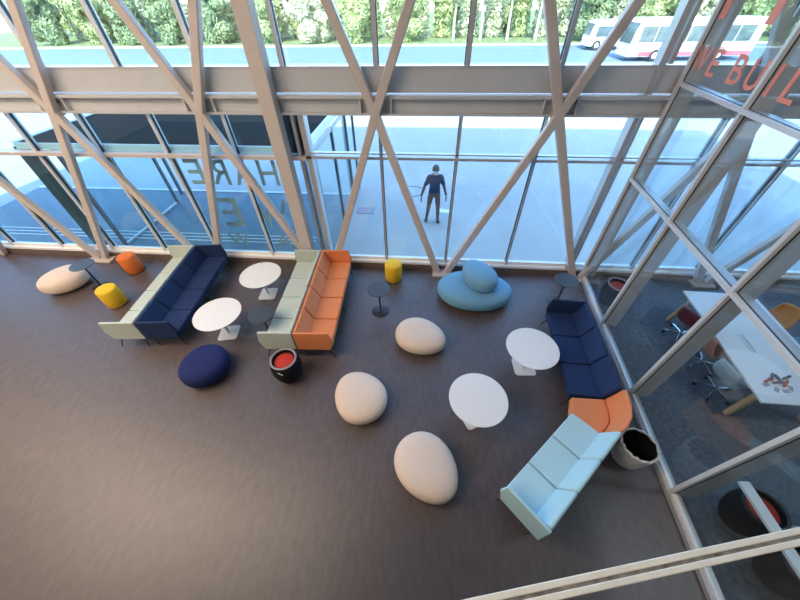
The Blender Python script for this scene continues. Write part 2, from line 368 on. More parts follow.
# ------------------------------------------------------------------ ceiling lamps (the fittings of the area lights)
LL = ['ceiling lamp over the front of the hall, leftmost but one of its row', 'ceiling lamp over the navy sofa side of the hall', 'ceiling lamp over the orange sofa side of the hall', 'ceiling lamp at the back of the hall, left of three',
      'ceiling lamp at the back of the hall, middle of three', 'ceiling lamp at the back of the hall, right of three', 'ceiling lamp in the far left corner of the hall', 'ceiling lamp over the office behind the partition']
for i, (x, y, e) in enumerate(LAMPS+[(7.6, 1.2, 0)]):
    t = thing('ceiling_lamp', LL[i], 'lamp', (x, y, 8.80), 0, 'ceiling lamps of the hall')
    b = BM(); bb(b, -1.2, 1.2, -0.8, 0.8, 0.02, 0.2); sm('housing', b, 'white_metal', t)
    b = BM(); bb(b, -1.1, 1.1, -0.7, 0.7, 0.0, 0.019); sm('diffuser', b, 'lamp_glow', t)

# ------------------------------------------------------------------ handrail and balustrade in front of the camera
def rl(x, z): return Vector((x, 0.0))
ZR = 3.95; k = (CAMH-ZR)/(CAMH-4.5)
A = Vector((0.091*k, 0.025*k, ZR)); B_ = Vector((0.753*k, 0.182*k, ZR)); u = (B_-A).normalized(); nrm = Vector((u.y, -u.x, 0))
A0 = A-u*6; B0 = A+u*3.1
t = thing('handrail', 'cream handrail with scuffed grey channel across the bottom right corner', 'handrail', (0, 0, 0))
b = BM(); bar(b, A0+nrm*0.009, B0+nrm*0.009, 0.018, 0.05, up=(0, 0, 1)); sm('rail_bar', b, 'rail', t, bevel=0.003); b = BM(); bar(b, A0+nrm*0.0355, B0+nrm*0.0355, 0.017, 0.05, up=(0, 0, 1)); sm('rail_bar', b, 'rail', t, bevel=0.003)
b = BM(); bar(b, A0+nrm*0.0225-Vector((0, 0, 0.004)), B0+nrm*0.0225-Vector((0, 0, 0.004)), 0.0096, 0.044, up=(0, 0, 1)); sm('channel', b, 'groove', t)
b = BM(); bar(b, A0+nrm*0.0225-Vector((0, 0, 0.40)), B0+nrm*0.0225-Vector((0, 0, 0.40)), 0.012, 0.74, up=(0, 0, 1)); sm('glass_panel', b, 'rglass', t)
b = BM(); bar(b, A0+nrm*0.0225-Vector((0, 0, 0.80)), B0+nrm*0.0225-Vector((0, 0, 0.80)), 0.05, 0.08, up=(0, 0, 1)); sm('base_shoe', b, 'alu', t)

# ------------------------------------------------------------------ sofas
def sofa(n, L, fab, label, loc, rz, legs=True, arm0=True, arm1=True, depth=0.68, w=None):
    """back along local y=0, front +y, seats from x=0 to L"""
    t = thing('sofa', label, 'sofa', loc, rz)
    a = 0.045; x0 = a if arm0 else 0; x1 = L-a if arm1 else L; mw = (x1-x0)/n
    for i in range(n):
        s0 = x0+i*mw+0.009; s1 = x0+(i+1)*mw-0.009
        b = BM(); bb(b, s0, s1, 0.17, depth, 0.29, 0.43); sm('seat', b, fab, t, bevel=0.022)
        b = BM(); prism(b, [(0.005, 0.29), (0.005, 0.76), (0.055, 0.765), (0.20, 0.44), (0.165, 0.29)], lambda p: (s0, p[0], p[1]), lambda p: (s1, p[0], p[1]))
        sm('backrest', b, fab, t, bevel=0.03)
    for on, xa, xb in ((arm0, 0, a), (arm1, L-a, L)):
        if not on: continue
        b = BM(); prism(b, [(0.0, 0.27), (0.0, 0.76), (depth-0.02, 0.765), (depth+0.03, 0.50), (depth-0.03, 0.27)], lambda p: (xa, p[0], p[1]), lambda p: (xb, p[0], p[1]))
        sm('side_panel', b, fab, t, bevel=0.014)
    b = BM(); bb(b, 0.03, L-0.03, 0.06, 0.10, 0.245, 0.275); bb(b, 0.03, L-0.03, depth-0.14, depth-0.10, 0.245, 0.275); sm('frame', b, 'black', t)
    xs = [0.07, L-0.07] + ([L/2] if L > 2.2 else [])
    for x in xs:
        for y, dy in ((0.10, 0.02), (depth-0.12, 0.13)):
            b = BM(); rod(b, (x, y, 0.26), (x+(0.0 if abs(x-L/2) < .1 else (-.03 if x < L/2 else .03)), y+dy, 0.0), 0.016, 0.009); sm('leg', b, 'black', t)
    return t
# back to back pair nearer the middle
ta = math.atan2(0.13, 2.63); ax, ay = math.sin(ta), -math.cos(ta)
sofa(4, 2.64, 'orange', 'orange four-seat sofa with side panels, backed onto a pale green sofa', (-2.49, 6.12, 0), -PI/2+ta)
sofa(4, 2.64, 'pale_green', 'pale green four-seat sofa backed onto the orange sofa', (-2.515+ax*2.64, 6.12+ay*2.64, 0), PI/2+ta, depth=0.66)
# back to back pair on the left, turned a few degrees
th = math.atan2(0.24, 2.58)
ux, uy = math.sin(th), -math.cos(th)      # direction far -> near
sofa(4, 2.62, 'navy', 'navy four-seat sofa with side panels at the left, backed onto a pale green sofa', (-5.77, 6.13, 0), -PI/2+th)
sofa(4, 2.62, 'pale_green', 'pale green four-seat sofa backed onto the navy sofa', (-5.77-0.02+ux*2.62, 6.13+uy*2.62, 0), PI/2+th)
# corner group by the partition
tv = math.radians(-2.6)
sofa(3, 1.96, 'navy', 'navy three-seat sofa against the glass partition, one side panel', (3.235, 2.77, 0), PI/2+tv, arm0=False)
sofa(3, 1.83, 'pale_blue', 'pale blue three-seat sofa angled towards the camera, ending in a rounded side panel', (1.62, 0.79, 0), math.radians(43.6), arm1=False, depth=0.63)
t = thing('corner_seat', 'orange curved corner seat between the navy and the pale blue sofas', 'seat', (2.9, 2.5, 0))
o_ = Vector((2.9, 2.5))
def loc2(p): return Vector(p)-o_
seat = [(2.56, 2.755), (2.455, 2.47), (2.80, 2.155), (2.93, 2.26), (3.02, 2.37), (3.07, 2.52), (3.09, 2.755)]
b = BM(); prism(b, [tuple(loc2(p)) for p in seat], lambda p: (p[0], p[1], 0.29), lambda p: (p[0], p[1], 0.43)); sm('seat', b, 'orange', t, bevel=0.022)
inner = [(2.805, 2.15), (2.93, 2.25), (3.03, 2.37), (3.075, 2.52), (3.09, 2.76)]
outer = [(2.915, 2.05), (3.06, 2.16), (3.18, 2.31), (3.25, 2.50), (3.285, 2.76)]
def strip_solid(bm, inn, out, z0, z1, lean=0.6):
    n_ = len(inn); V = []
    for i in range(n_):
        a = loc2(inn[i]); c = loc2(out[i]); t_ = a.lerp(c, lean)
        V.append([bm.verts.new((a.x, a.y, z0)), bm.verts.new((a.x, a.y, z0+0.14)), bm.verts.new((t_.x, t_.y, z1)), bm.verts.new((c.x, c.y, z1)), bm.verts.new((c.x, c.y, z0))])
    for i in range(n_-1):
        for k_ in range(5):
            j = (k_+1) % 5; bm.faces.new((V[i][k_], V[i][j], V[i+1][j], V[i+1][k_]))
    bm.faces.new(V[0]); bm.faces.new(V[-1][::-1])
b = BM(); strip_solid(b, inner, outer, 0.29, 0.76, 0.72); sm('backrest', b, 'orange', t, bevel=0.015)
for p in ((2.56, 2.50), (3.12, 2.66), (2.90, 2.20)):
    b = BM(); q_ = loc2(p); rod(b, (q_.x, q_.y, 0.29), (q_.x, q_.y, 0), 0.015, 0.009); sm('leg', b, 'black', t)

# ------------------------------------------------------------------ round tables
def round_table(label, loc, rz, gr='round white tables'):
    t = thing('round_table', label, 'table', loc, rz, gr)
    b = BM(); lathe(b, [(0, 0.595), (0.40, 0.595), (0.455, 0.608), (0.465, 0.62), (0.46, 0.628), (0, 0.628)], 64); sm('tabletop', b, 'white', t, ang=30)
    b = BM(); lathe(b, [(0.03, 0.03), (0.03, 0.53), (0.09, 0.595), (0, 0.595)], 24); sm('pedestal', b, 'white_metal', t)
    b = BM(); bb(b, -0.20, 0.20, -0.20, 0.20, 0, 0.018)
    bmesh.ops.bevel(b, geom=[e for e in b.edges if abs(e.verts[0].co.z-e.verts[1].co.z) > 0.01], offset=0.06, segments=6, profile=0.5, affect='EDGES')
    sm('base_plate', b, 'white_metal', t, bevel=0.005)
    return t
tb = round_table('round white table beside the navy sofa front, nearer of the two left tables', (-4.13, 4.00, 0), 0.2)
for lab, loc, rz in (('round white table with a white card on it, between the pale green and navy sofas', (-3.74, 5.26, 0), 0.1),
                     ('round white table in front of the navy sofa by the partition', (2.05, 3.585, 0), 0.05),
                     ('round white table in the open floor left of the corner seat', (0.98, 2.51, 0), 0.5)):
    relabel(copy_tree(tb), lab, loc, rz)
b = BM(); prism(b, [(-0.03, 0), (0.03, 0), (0, 0.07)], lambda p: (p[0], -0.02-p[1]*0.1, p[1]), lambda p: (p[0], -0.019+p[1]*0.25, p[1]))
o = sm('table_card', b, 'white'); o.location = (-3.84, 5.64, 0.629); tag(o, 'small white standing card at the far edge of a round table', 'card')

def side_table(label, loc):
    t = thing('side_table', label, 'table', loc, 0, 'dark round side tables')
    b = BM(); lathe(b, [(0, 0.688), (0.235, 0.688), (0.25, 0.695), (0.25, 0.705), (0.245, 0.709), (0, 0.709)], 48); sm('tabletop', b, 'blacktop', t, ang=30)
    b = BM(); rod(b, (0, 0, 0.02), (0, 0, 0.69), 0.018, n=16); sm('pole', b, 'black', t)
    b = BM(); lathe(b, [(0, 0), (0.19, 0), (0.195, 0.008), (0.18, 0.018), (0.03, 0.028), (0, 0.028)], 40); sm('base', b, 'black', t)
    return t
st = side_table('dark round side table in the open beside a yellow stool, right of the orange sofa', (-0.92, 4.87, 0))
for lab, loc in (('dark round side table behind the navy sofa at the glass partition', (3.15, 5.42, 0)),
                 ('dark round side table with its pole behind the yellow stool, far left', (-8.12, 5.24, 0)),
                 ('dark round side table standing at the front of the pale green sofa', (-3.17, 3.97, 0))):
    relabel(copy_tree(st), lab, loc, 0)

def stool(label, loc, mt):
    t = thing('cylinder_stool', label, 'stool', loc, 0, 'felt cylinder stools'); t.scale = (1.04, 1.04, 1.12)
    b = BM(); lathe(b, [(0, 0.012), (0.185, 0.012), (0.198, 0.03), (0.205, 0.22), (0.203, 0.40), (0.190, 0.432), (0.17, 0.44), (0, 0.442)], 40); sm('body', b, mt, t, ang=50)
    b = BM(); lathe(b, [(0, 0), (0.17, 0), (0.17, 0.012), (0, 0.012)], 30); sm('foot_ring', b, 'black', t)
    return t
stool('yellow cylinder stool by the window right of the orange sofa', (-0.73, 6.04, 0), 'yellow')
stool('orange cylinder stool by the window at the left', (-7.68, 5.92, 0), 'orange_stool')
stool('yellow cylinder stool in front of the dark side table, far left', (-7.25, 4.70, 0), 'yellow')

def pouf(label, loc, rz, a, b_, h, mt, egg=0.12):
    t = thing('pebble_pouf', label, 'pouf', loc, rz, 'pebble poufs')
    b = BM(); pebble(b, a, b_, h, egg); sm('cushion', b, mt, t, ang=80)
    return t
pouf('cream pebble pouf at the far left beside the dark side table', (-8.93, 5.20, 0), math.radians(50), 0.50, 0.42, 0.46, 'cream')
pouf('dark navy pebble pouf in front of the left round table', (-4.04, 3.02, 0), math.radians(60), 0.44, 0.43, 0.46, 'navy_wool', 0.05)
pouf('cream pebble pouf nearest the dark side table and blue sofa', (0.02, 4.05, 0), math.radians(160), 0.53, 0.42, 0.38, 'cream')
pouf('cream pebble pouf in the middle row, left of the lowest one', (-0.99, 2.63, 0), math.radians(-48), 0.50, 0.44, 0.38, 'cream')
tp = pouf('large cream pebble pouf nearest the camera, with a small white tag', (0.20, 1.58, 0), math.radians(132), 0.53, 0.43, 0.38, 'cream')
b = BM(); bb(b, -0.03, 0.03, -0.006, 0.006, -0.004, 0.004); o = sm('tag', b, 'white', tp); o.location = Matrix.Rotation(-math.radians(132), 4, 'Z') @ Vector((-0.37, 0.06, 0.17)); o.rotation_euler = (0, 0, -math.radians(132))

# blue organic sofa
t = thing('pebble_sofa', 'sky blue pebble-shaped sofa with a lump backrest under the window', 'sofa', (1.23, 5.50, 0), math.radians(-3))
b = BM(); pebble(b, 0.86, 0.60, 0.42, -0.04, 64, 24, 3.3); sm('seat', b, 'blue', t, ang=80)
b = BM(); pebble(b, 0.50, 0.34, 0.44, 0.12, 48, 24, 3.0)
o = sm('backrest', b, 'blue', t, ang=80); o.location = (0.06, 0.10, 0.36); o.rotation_euler = (0, 0, math.radians(-58))

# barrel stools
M['dark_rim'] = mat('dark rim', (0.03, 0.03, 0.035), 0.6)
def barrel(label, loc, rz, mt_rim='rim'):
    t = thing('barrel_stool', label, 'stool', loc, rz, 'black barrel stools with red tops')
    b = BM(); lathe(b, [(0, 0), (0.15, 0), (0.19, 0.03), (0.245, 0.16), (0.272, 0.30), (0.268, 0.42), (0.245, 0.51), (0.228, 0.555), (0.215, 0.555), (0.205, 0.50), (0, 0.49)], 40); sm('body', b, 'black_weave', t, ang=60)
    b = BM(); R_ = []
    for i in range(40): a_ = 2*PI*i/40; R_.append((0.220*math.cos(a_), 0.220*math.sin(a_), 0.56))
    tube(b, R_, 0.019, 8, True); sm('rim', b, mt_rim, t)
    b = BM(); lathe(b, [(0.0, 0.485), (0.178, 0.485), (0.178, 0.497), (0.15, 0.508), (0, 0.512)], 36); sm('cushion', b, 'red', t, ang=60)
    b = BM(); bb(b, -0.013, 0.013, -0.004, 0.004, -0.075, 0.075); o = sm('tag', b, 'white', t); o.location = (0.03, -0.275, 0.49); o.rotation_euler = (0.30, -0.2, 0)
    return t
br = barrel('black barrel stool with red top at the end of the back-to-back orange sofas', (-2.43, 3.06, 0), 0)
for lab, loc, rz in (('black barrel stool with red top behind the partition near the window', (4.36, 5.52, 0), 0.4),
                     ('black barrel stool with red top behind the partition, under the white bar', (4.44, 1.30, 0), 0.9),
                     ('black barrel stool seen through the balustrade glass below the handrail', (4.50, 0.72, 0), 2.0)):
    o = relabel(copy_tree(br), lab, loc, rz)
    if loc[1] < 3:
        for c in o.children:
            if c.name.startswith('rim'): c.data = c.data.copy(); c.data.materials[0] = M['dark_rim']

# woven basket
t = thing('waste_basket', 'white woven basket with a black liner behind the orange corner seat', 'basket', (3.30, 2.03, 0)); t.scale = (1.1, 1.1, 1.08)
b = BM(); nn = 84; prof = [(0.0, 0.0), (0.17, 0.0)]+[(0.182+0.05*(k_/16)**0.9, 0.02+0.41*k_/16) for k_ in range(17)]+[(0.208, 0.44), (0.20, 0.16), (0.17, 0.04), (0, 0.04)]
lathe(b, prof, nn)
for v in b.verts:
    a_ = math.atan2(v.co.y, v.co.x); r_ = math.hypot(v.co.x, v.co.y)
    if v.co.z > 0.4: v.co.z += 0.012*math.sin(14*a_)
    if r_ > 0.1:
        s_ = 1+0.022*math.sin(21*a_)*math.sin(v.co.z*61); v.co.x *= s_; v.co.y *= s_
sm('body', b, 'basket', t, ang=60)
b = BM(); lathe(b, [(0, 0.06), (0.15, 0.06), (0.185, 0.2), (0.200, 0.36), (0.203, 0.425), (0.198, 0.425)], nn)
for v in b.verts:
    a_ = math.atan2(v.co.y, v.co.x); v.co.z += 0.012*math.sin(9*a_+1)
sm('liner', b, 'liner', t, ang=60)

# ------------------------------------------------------------------ office beyond the partition
t = thing('work_table', 'long white work table with oak legs behind the glass partition', 'table', (0, 0, 0))
top = [(5.42, 5.20), (6.75, 5.16), (6.55, 2.68), (5.22, 2.70)]
b = BM(); prism(b, top, lambda p: (p[0], p[1], 0.705), lambda p: (p[0], p[1], 0.74)); sm('tabletop', b, 'white', t, bevel=0.005)
for (x, y), (dx, dy) in zip(((5.50, 4.95), (6.60, 4.95), (6.42, 2.95), (5.36, 2.88)), ((-0.06, 0.1), (0.06, 0.1), (0.06, -0.08), (-0.05, 0.0))):
    b = BM(); bar(b, (x, y, 0.705), (x+dx, y+dy, 0), 0.075, 0.075); sm('leg', b, 'wood', t, bevel=0.008)
for ya in (2.94, 4.92): b = BM(); bb(b, 5.54, 6.44, ya, ya+0.04, 0.63, 0.70); sm('apron', b, 'wood', t)
b = BM(); box(b, (5.77, 3.86, 0.742), (0.10, 0.40, 0.006), (0, 0, -0.08)); o = sm('cable_flap', b, 'white_metal', t); 
b = BM(); box(b, (5.79, 3.86, 0.7465), (0.012, 0.34, 0.003), (0, 0, -0.08)); sm('slot', b, 'rim', o)
# markers and papers on the table
cols = ['red', 'black', 'burgundy', 'black', 'red', 'black']
pm = [(5.57, 3.10, 0.5), (5.68, 3.17, 0.9), (5.70, 3.07, 0.2), (5.75, 3.13, 1.6), (5.80, 3.05, 0.7), (5.90, 3.17, 0.4)]
mlabs = ['red marker lying at the left end of the pile on the work table', 'black marker lying across the pile on the work table', 'dark red marker in the middle of the pile on the work table',
         'black marker pointing upright in the pile on the work table', 'red marker right of the middle on the work table', 'black marker at the right end of the pile on the work table']
for (x, y, r), cc, ll in zip(pm, cols, mlabs):
    t = thing('marker', ll, 'marker', (x, y, 0.76), r, 'markers on the work table')
    b = BM(); rod(b, (-0.08, 0, 0), (0.035, 0, 0), 0.019, n=10); sm('barrel', b, cc, t); b = BM(); rod(b, (0.035, 0, 0), (0.08, 0, 0), 0.0195, 0.016, n=10); sm('cap', b, 'black', t)
gl = ['scrap of grey paper on the work table left of the others', 'scrap of grey paper on the work table below the markers', 'scrap of grey paper on the work table near the corner', 'scrap of grey paper on the work table furthest right']
for (x, y, r), ll in zip(((5.50, 3.02, 0.3), (5.60, 2.94, 0.8), (5.72, 2.92, 0.1), (5.83, 2.98, 1.0)), gl):
    b = BM(); bb(b, -0.05, 0.05, -0.03, 0.03, 0, 0.002); o = sm('paper_scrap', b, 'rim'); o.location = (x, y, 0.7405); o.rotation_euler = (0, 0, r); tag(o, ll, 'paper', 'paper scraps on the work table')

def office_chair(label, loc, rz, mt, base='chrome'):
    """shell facing local +y"""
    t = thing('swivel_chair', label, 'chair', loc, rz, 'office swivel chairs')
    b = BM(); nu, nv = 12, 14; G = []
    for i in range(nv+1):
        s = i/nv
        if s < 0.5: y = 0.22-0.40*(s/0.5); z = 0.46-0.02*math.sin(PI*s/0.5); wd = 0.22+0.02*s
        else:
            q_ = (s-0.5)/0.5; y = -0.18-0.10*q_-0.03*math.sin(PI*q_); z = 0.46+0.36*q_; wd = 0.235-0.05*q_*q_
        row = []
        for j in range(nu+1):
            v = -1+2*j/nu; up = 0.09*abs(v)**3*(1-0.3*s)
            if s < 0.5: row.append(b.verts.new((wd*v, y, z+up*(0.3+s*1.4))))
            else: row.append(b.verts.new((wd*v*(1-0.05*q_), y+up*1.0, z+0.04*(1-v*v)*q_)))
        G.append(row)
    for i in range(nv):
        for j in range(nu): b.faces.new((G[i][j], G[i][j+1], G[i+1][j+1], G[i+1][j]))
    o = sm('shell', b, mt, t, ang=80); sd = o.modifiers.new('solid', 'SOLIDIFY'); sd.thickness = 0.022
    b = BM(); rod(b, (0, 0, 0.10), (0, 0, 0.44), 0.022); sm('column', b, base, t)
    b = BM(); box(b, (0, 0, 0.435), (0.22, 0.16, 0.025)); sm('seat_plate', b, 'black', t)
    for k_ in range(5):
        a_ = 2*PI*k_/5+0.3; e = (0.27*math.cos(a_), 0.27*math.sin(a_), 0.085)
        b = BM(); bar(b, (0, 0, 0.125), e, 0.035, 0.03, up=(0, 0, 1)); l = sm('base_arm', b, base, t, bevel=0.006)
        b = BM(); rod(b, (e[0]-0.012*math.sin(a_), e[1]+0.012*math.cos(a_), 0.032), (e[0]+0.012*math.sin(a_), e[1]-0.012*math.cos(a_), 0.032), 0.032, n=14); rod(b, (e[0], e[1], 0.03), (e[0], e[1], 0.09), 0.008); sm('caster', b, 'black', l)
    return t
office_chair('burgundy swivel chair at the far left edge of the work table', (5.40, 4.58, 0), -PI/2+0.3, 'burgundy')
office_chair('rose swivel chair beside the work table, between burgundy and pale grey chairs', (5.42, 3.88, 0), -PI/2-0.2, 'rose')
office_chair('pale grey swivel chair at the near left edge of the work table', (5.32, 3.30, 0), -PI/2+0.15, 'grey_shell')
office_chair('amber swivel chair on the far side of the work table', (6.88, 4.66, 0), PI/2+0.2, 'amber')
office_chair('light blue swivel chair beyond the work table, right of the amber one', (6.98, 4.05, 0), PI/2-0.1, 'sky_shell')
# white bar
t = thing('white_ledge', 'narrow white ledge behind the partition over the barrel stool', 'shelf', (0, 0, 0))
b = BM(); bar(b, (4.20, 1.54, 0.74), (4.28, -0.6, 0.74), 0.13, 0.04, up=(0, 0, 1)); sm('ledge', b, 'white', t, bevel=0.004)
for y in (0.1, -0.5): b = BM(); bb(b, 4.225, 4.265, y-0.02, y+0.02, 0, 0.72); sm('post', b, 'white_metal', t)

# ------------------------------------------------------------------ lettering on glass
def letters(name, items, mt, label, place, th_=0.004):
    """items: (char, u, z0, width, height); place(u, z) -> (origin, right, up, normal)"""
    t = thing(name, label, 'lettering')
    for ch, uu, z0, w_, h_ in items:
        cu = bpy.data.curves.new('txt', 'FONT'); cu.body = ch; cu.size = 1; cu.offset = 0.008
        ob = bpy.data.objects.new('txt', cu); C.objects.link(ob)
        dg = bpy.context.evaluated_depsgraph_get(); me = bpy.data.meshes.new_from_object(ob.evaluated_get(dg))
        bpy.data.objects.remove(ob)
        xs = [v.co.x for v in me.vertices]; ys = [v.co.y for v in me.vertices]
        x0, x1, y0, y1 = min(xs), max(xs), min(ys), max(ys)
        t2 = BM(); t2.from_mesh(me); bpy.data.meshes.remove(me)
        ext = bmesh.ops.extrude_face_region(t2, geom=list(t2.faces))
        for v in [g for g in ext['geom'] if isinstance(g, bmesh.types.BMVert)]: v.co.z += th_
        org, rt, up_, nr = place(uu, z0)
        for v in t2.verts:
            v.co = org+rt*((v.co.x-x0)/(x1-x0)*w_)+up_*((v.co.y-y0)/(y1-y0)*h_)+nr*v.co.z
        sm('letter', t2, mt, t)
    return t
# facade words are read from outside, so mirrored from within: right vector points to -x
plF = lambda x, z: (Vector((x, YF+0.078, z)), Vector((-1, 0, 0)), Vector((0, 0, 1)), Vector((0, 1, 0)))
letters('window_lettering', [('S', -2.90, 2.15, 0.30, 0.56), ('H', -3.28, 2.15, 0.42, 0.56), ('A', -3.80, 2.15, 0.50, 0.56), ('R', -4.42, 2.15, 0.42, 0.56), ('E', -5.0, 2.15, 0.36, 0.56)],
        'letter_taupe', 'mirrored taupe word SHARE on the facade glass left of the thick column', plF)
letters('window_lettering', [('W', -3.28, 1.06, 0.80, 0.76), ('E', -4.50, 1.06, 0.50, 0.76)], 'letter_taupe', 'mirrored taupe word WE on the facade glass below SHARE', plF)
letters('window_lettering', [('A', -3.42, 0.46, 0.42, 0.40), ('W', -4.55, 0.46, 0.55, 0.40)], 'letter_taupe', 'smaller mirrored taupe letters lowest on the facade glass', plF)
plP = lambda y, z: (Vector(P3(y, z))-pnor*0.012, -pdir, Vector((0, 0, 1)), -pnor)
letters('partition_lettering', [('W', 6.36, 4.30, 0.34, 0.31), ('E', 5.93, 4.30, 0.20, 0.31), ('B', 5.42, 4.30, 0.23, 0.31), ('U', 5.08, 4.30, 0.24, 0.31), ('I', 4.66, 4.30, 0.05, 0.31), ('L', 4.42, 4.30, 0.21, 0.31), ('D', 4.05, 4.30, 0.24, 0.31)],
        'letter_orange', 'orange words WE BUILD on the upper partition glass', plP)
letters('partition_lettering', [('I', 6.30, 4.90, 0.13, 0.75), ('I', 5.33, 4.90, 0.13, 0.75)], 'letter_orange', 'feet of larger orange letters above the words WE BUILD', plP)

# ------------------------------------------------------------------ outside
def ground(name, x0, x1, y0, y1, z0, z1, mt, label): b = BM(); bb(b, x0, x1, y0, y1, z0, z1); return struct(name, b, mt, label)
ground('ground_plaza', -90, 90, YF-0.04, 33, -0.3, 0.0, 'paving', 'pale paved plaza outside the facade')
ground('ground_road', -90, 90, 33, 53, -0.3, -0.02, 'road', 'blue grey road beyond the plaza')
ground('ground_kerb', -90, 90, 53, 53.5, -0.3, 0.12, 'kerb', 'white kerb at the far side of the road')
ground('ground_verge', -90, 90, 53.5, 140, -0.3, 0.05, 'verge', 'dry planted verge beyond the road')
ground('ground_entrance', -15, -2.55, YF+0.24, 10.5, -0.05, 0.012, 'paving_painted_shade', 'paving under the entrance canopy with its shade painted in')
ground('ground_step', -15, -2.55, 10.5, 10.62, -0.05, 0.03, 'kerb', 'pale edge of the entrance paving with painted shade')
for i, y in enumerate((7.38, 7.55, 7.72)): ground('trim_%d' % (150+i), -14, -3.2, y, y+0.035, 0.012, 0.02, 'kerb', 'thin white painted reflection line on the entrance paving')  # reflected light lines painted in as thin white strips

t = thing('entrance_canopy', 'dark flat canopy outside the left part of the facade', 'canopy', (0, 0, 0))
b = BM(); bb(b, -9.1, -2.62, 6.68, 10.3, 2.86, 2.98); sm('roof_slab', b, 'roof_dark', t)
b = BM(); bb(b, -9.1, -2.62, 6.64, 6.68, 2.84, 2.97); bb(b, -9.2, -9.1, 6.64, 10.4, 2.84, 3.0); bb(b, -2.62, -2.54, 6.64, 10.4, 2.84, 3.0); bb(b, -9.1, -2.62, 10.3, 10.4, 2.84, 3.0); sm('edge_trim', b, 'sill', t)
for x in (-9.0, -2.6):
    b = BM(); bb(b, x-0.04, x+0.04, 10.22, 10.3, 0.0, 2.86); sm('post', b, 'alu_dark', t)
def screen(label, x, ys, mt='glass'):
    t = thing('glass_screen', label, 'screen', (x, 0, 0))
    b = BM(); bb(b, -0.03, 0.03, ys[0], ys[-1], 0.012, 0.07); bb(b, -0.03, 0.03, ys[0], ys[-1], 2.76, 2.83); sm('rail', b, 'alu', t)
    for y in ys: b = BM(); bb(b, -0.035, 0.035, y-0.04, y+0.04, 0.012, 2.83); sm('post', b, 'alu_dark', t)
    b = BM(); bb(b, -0.006, 0.006, ys[0], ys[-1], 0.07, 2.76); sm('pane', b, 'glass', t)
screen('glazed side screen of the entrance running outwards beside the thick column', -2.48, [6.85, 8.45, 10.0, 11.0])
screen('glazed side screen under the left end of the canopy', -8.75, [7.0, 8.2, 9.6])
b = BM(); bb(b, -9.47, -9.21, 6.78, 7.02, 0.012, 2.84); o = sm('canopy_fin', b, 'green_panel'); tag(o, 'dark green upright fin outside the far left of the facade', 'post')
b = BM(); bb(b, -0.30, 0.30, -0.2, 0.2, 0.0, 0.012); o = sm('access_cover', b, 'rim'); o.location = (-2.0, 9.45, 0); tag(o, 'grey access cover set in the plaza by the entrance screen', 'cover')
b = BM(); bb(b, -0.16, 0.16, -0.11, 0.11, 0.0, 0.004); o = sm('paper_sheet', b, 'white'); o.location = (0.63, 9.58, 0.0); o.rotation_euler = (0, 0, -0.2); tag(o, 'white sheet of paper on the plaza beside the person', 'paper')
b = BM(); pts = []
for i in range(36): a_ = 2*PI*i/36; pts.append((0.42*math.cos(a_), 0.40*math.sin(a_), 0.010))
tube(b, pts, 0.010, 6, True); o = sm('hose', b, 'rim'); o.location = (-0.50, 10.95, 0); tag(o, 'thin looped hose lying on the plaza left of the person', 'hose')

# person: one skinned body
def skin_mesh(name, verts, edges_, radii, root, mt, sub=2):
    me = bpy.data.meshes.new(name); me.from_pydata([Vector(v) for v in verts], edges_, []); me.materials.append(M[mt])
    o = bpy.data.objects.new(name, me); C.objects.link(o)
    md = o.modifiers.new('skin', 'SKIN'); md.use_smooth_shade = True
    if name == 'body': radii = [tuple(1.14*q for q in r) if isinstance(r, tuple) else 1.14*r for r in radii]
    sv = me.skin_vertices[0].data
    for i, r in enumerate(radii): sv[i].radius = r if isinstance(r, tuple) else (r, r); sv[i].use_root = (i == root)
    s = o.modifiers.new('sub', 'SUBSURF'); s.levels = sub; s.render_levels = sub
    dg = bpy.context.evaluated_depsgraph_get(); m2 = bpy.data.meshes.new_from_object(o.evaluated_get(dg)); bpy.data.objects.remove(o)
    m2.materials.clear(); 
    for p in m2.polygons: p.use_smooth = True
    o2 = bpy.data.objects.new(name, m2); C.objects.link(o2); return o2
pt = thing('person', 'person in dark t-shirt and brown trousers standing on the plaza, arms slightly out', 'person', (0.24, 8.92, 0), math.radians(6))
# facing -y (towards the glass)
V_ = [(0, 0, 0.96), (0, 0.0, 1.12), (0, 0.01, 1.30), (0, 0.01, 1.43), (0, -0.01, 1.52), (0, -0.03, 1.60),      # 0-5 pelvis..head
      (0.17, 0.02, 1.42), (0.27, 0.03, 1.16), (0.34, -0.05, 0.93), (0.35, -0.07, 0.86),                         # 6-9 right side arm
      (-0.17, 0.02, 1.42), (-0.29, 0.03, 1.16), (-0.38, -0.05, 0.92), (-0.39, -0.07, 0.85),                     # 10-13
      (0.10, 0, 0.90), (0.13, -0.06, 0.50), (0.15, -0.03, 0.09), (0.16, -0.17, 0.04),                            # 14-17
      (-0.10, 0, 0.90), (-0.15, 0.0, 0.50), (-0.19, 0.08, 0.09), (-0.23, -0.06, 0.04)]                           # 18-21
E_ = [(0, 1), (1, 2), (2, 3), (3, 4), (4, 5), (3, 6), (6, 7), (7, 8), (8, 9), (3, 10), (10, 11), (11, 12), (12, 13), (0, 14), (14, 15), (15, 16), (16, 17), (0, 18), (18, 19), (19, 20), (20, 21)]
R_ = [(0.15, 0.11), (0.14, 0.10), (0.16, 0.115), (0.11, 0.09), 0.055, 0.06, 0.065, 0.045, 0.033, 0.032, 0.065, 0.045, 0.033, 0.032, 0.09, 0.062, 0.042, 0.035, 0.09, 0.062, 0.042, 0.035]
body = skin_mesh('body', V_, E_, R_, 0, 'skin'); body.parent = pt
bm_ = body.data
for mm in ('skin', 'shirt', 'trousers', 'black'): bm_.materials.append(M[mm])
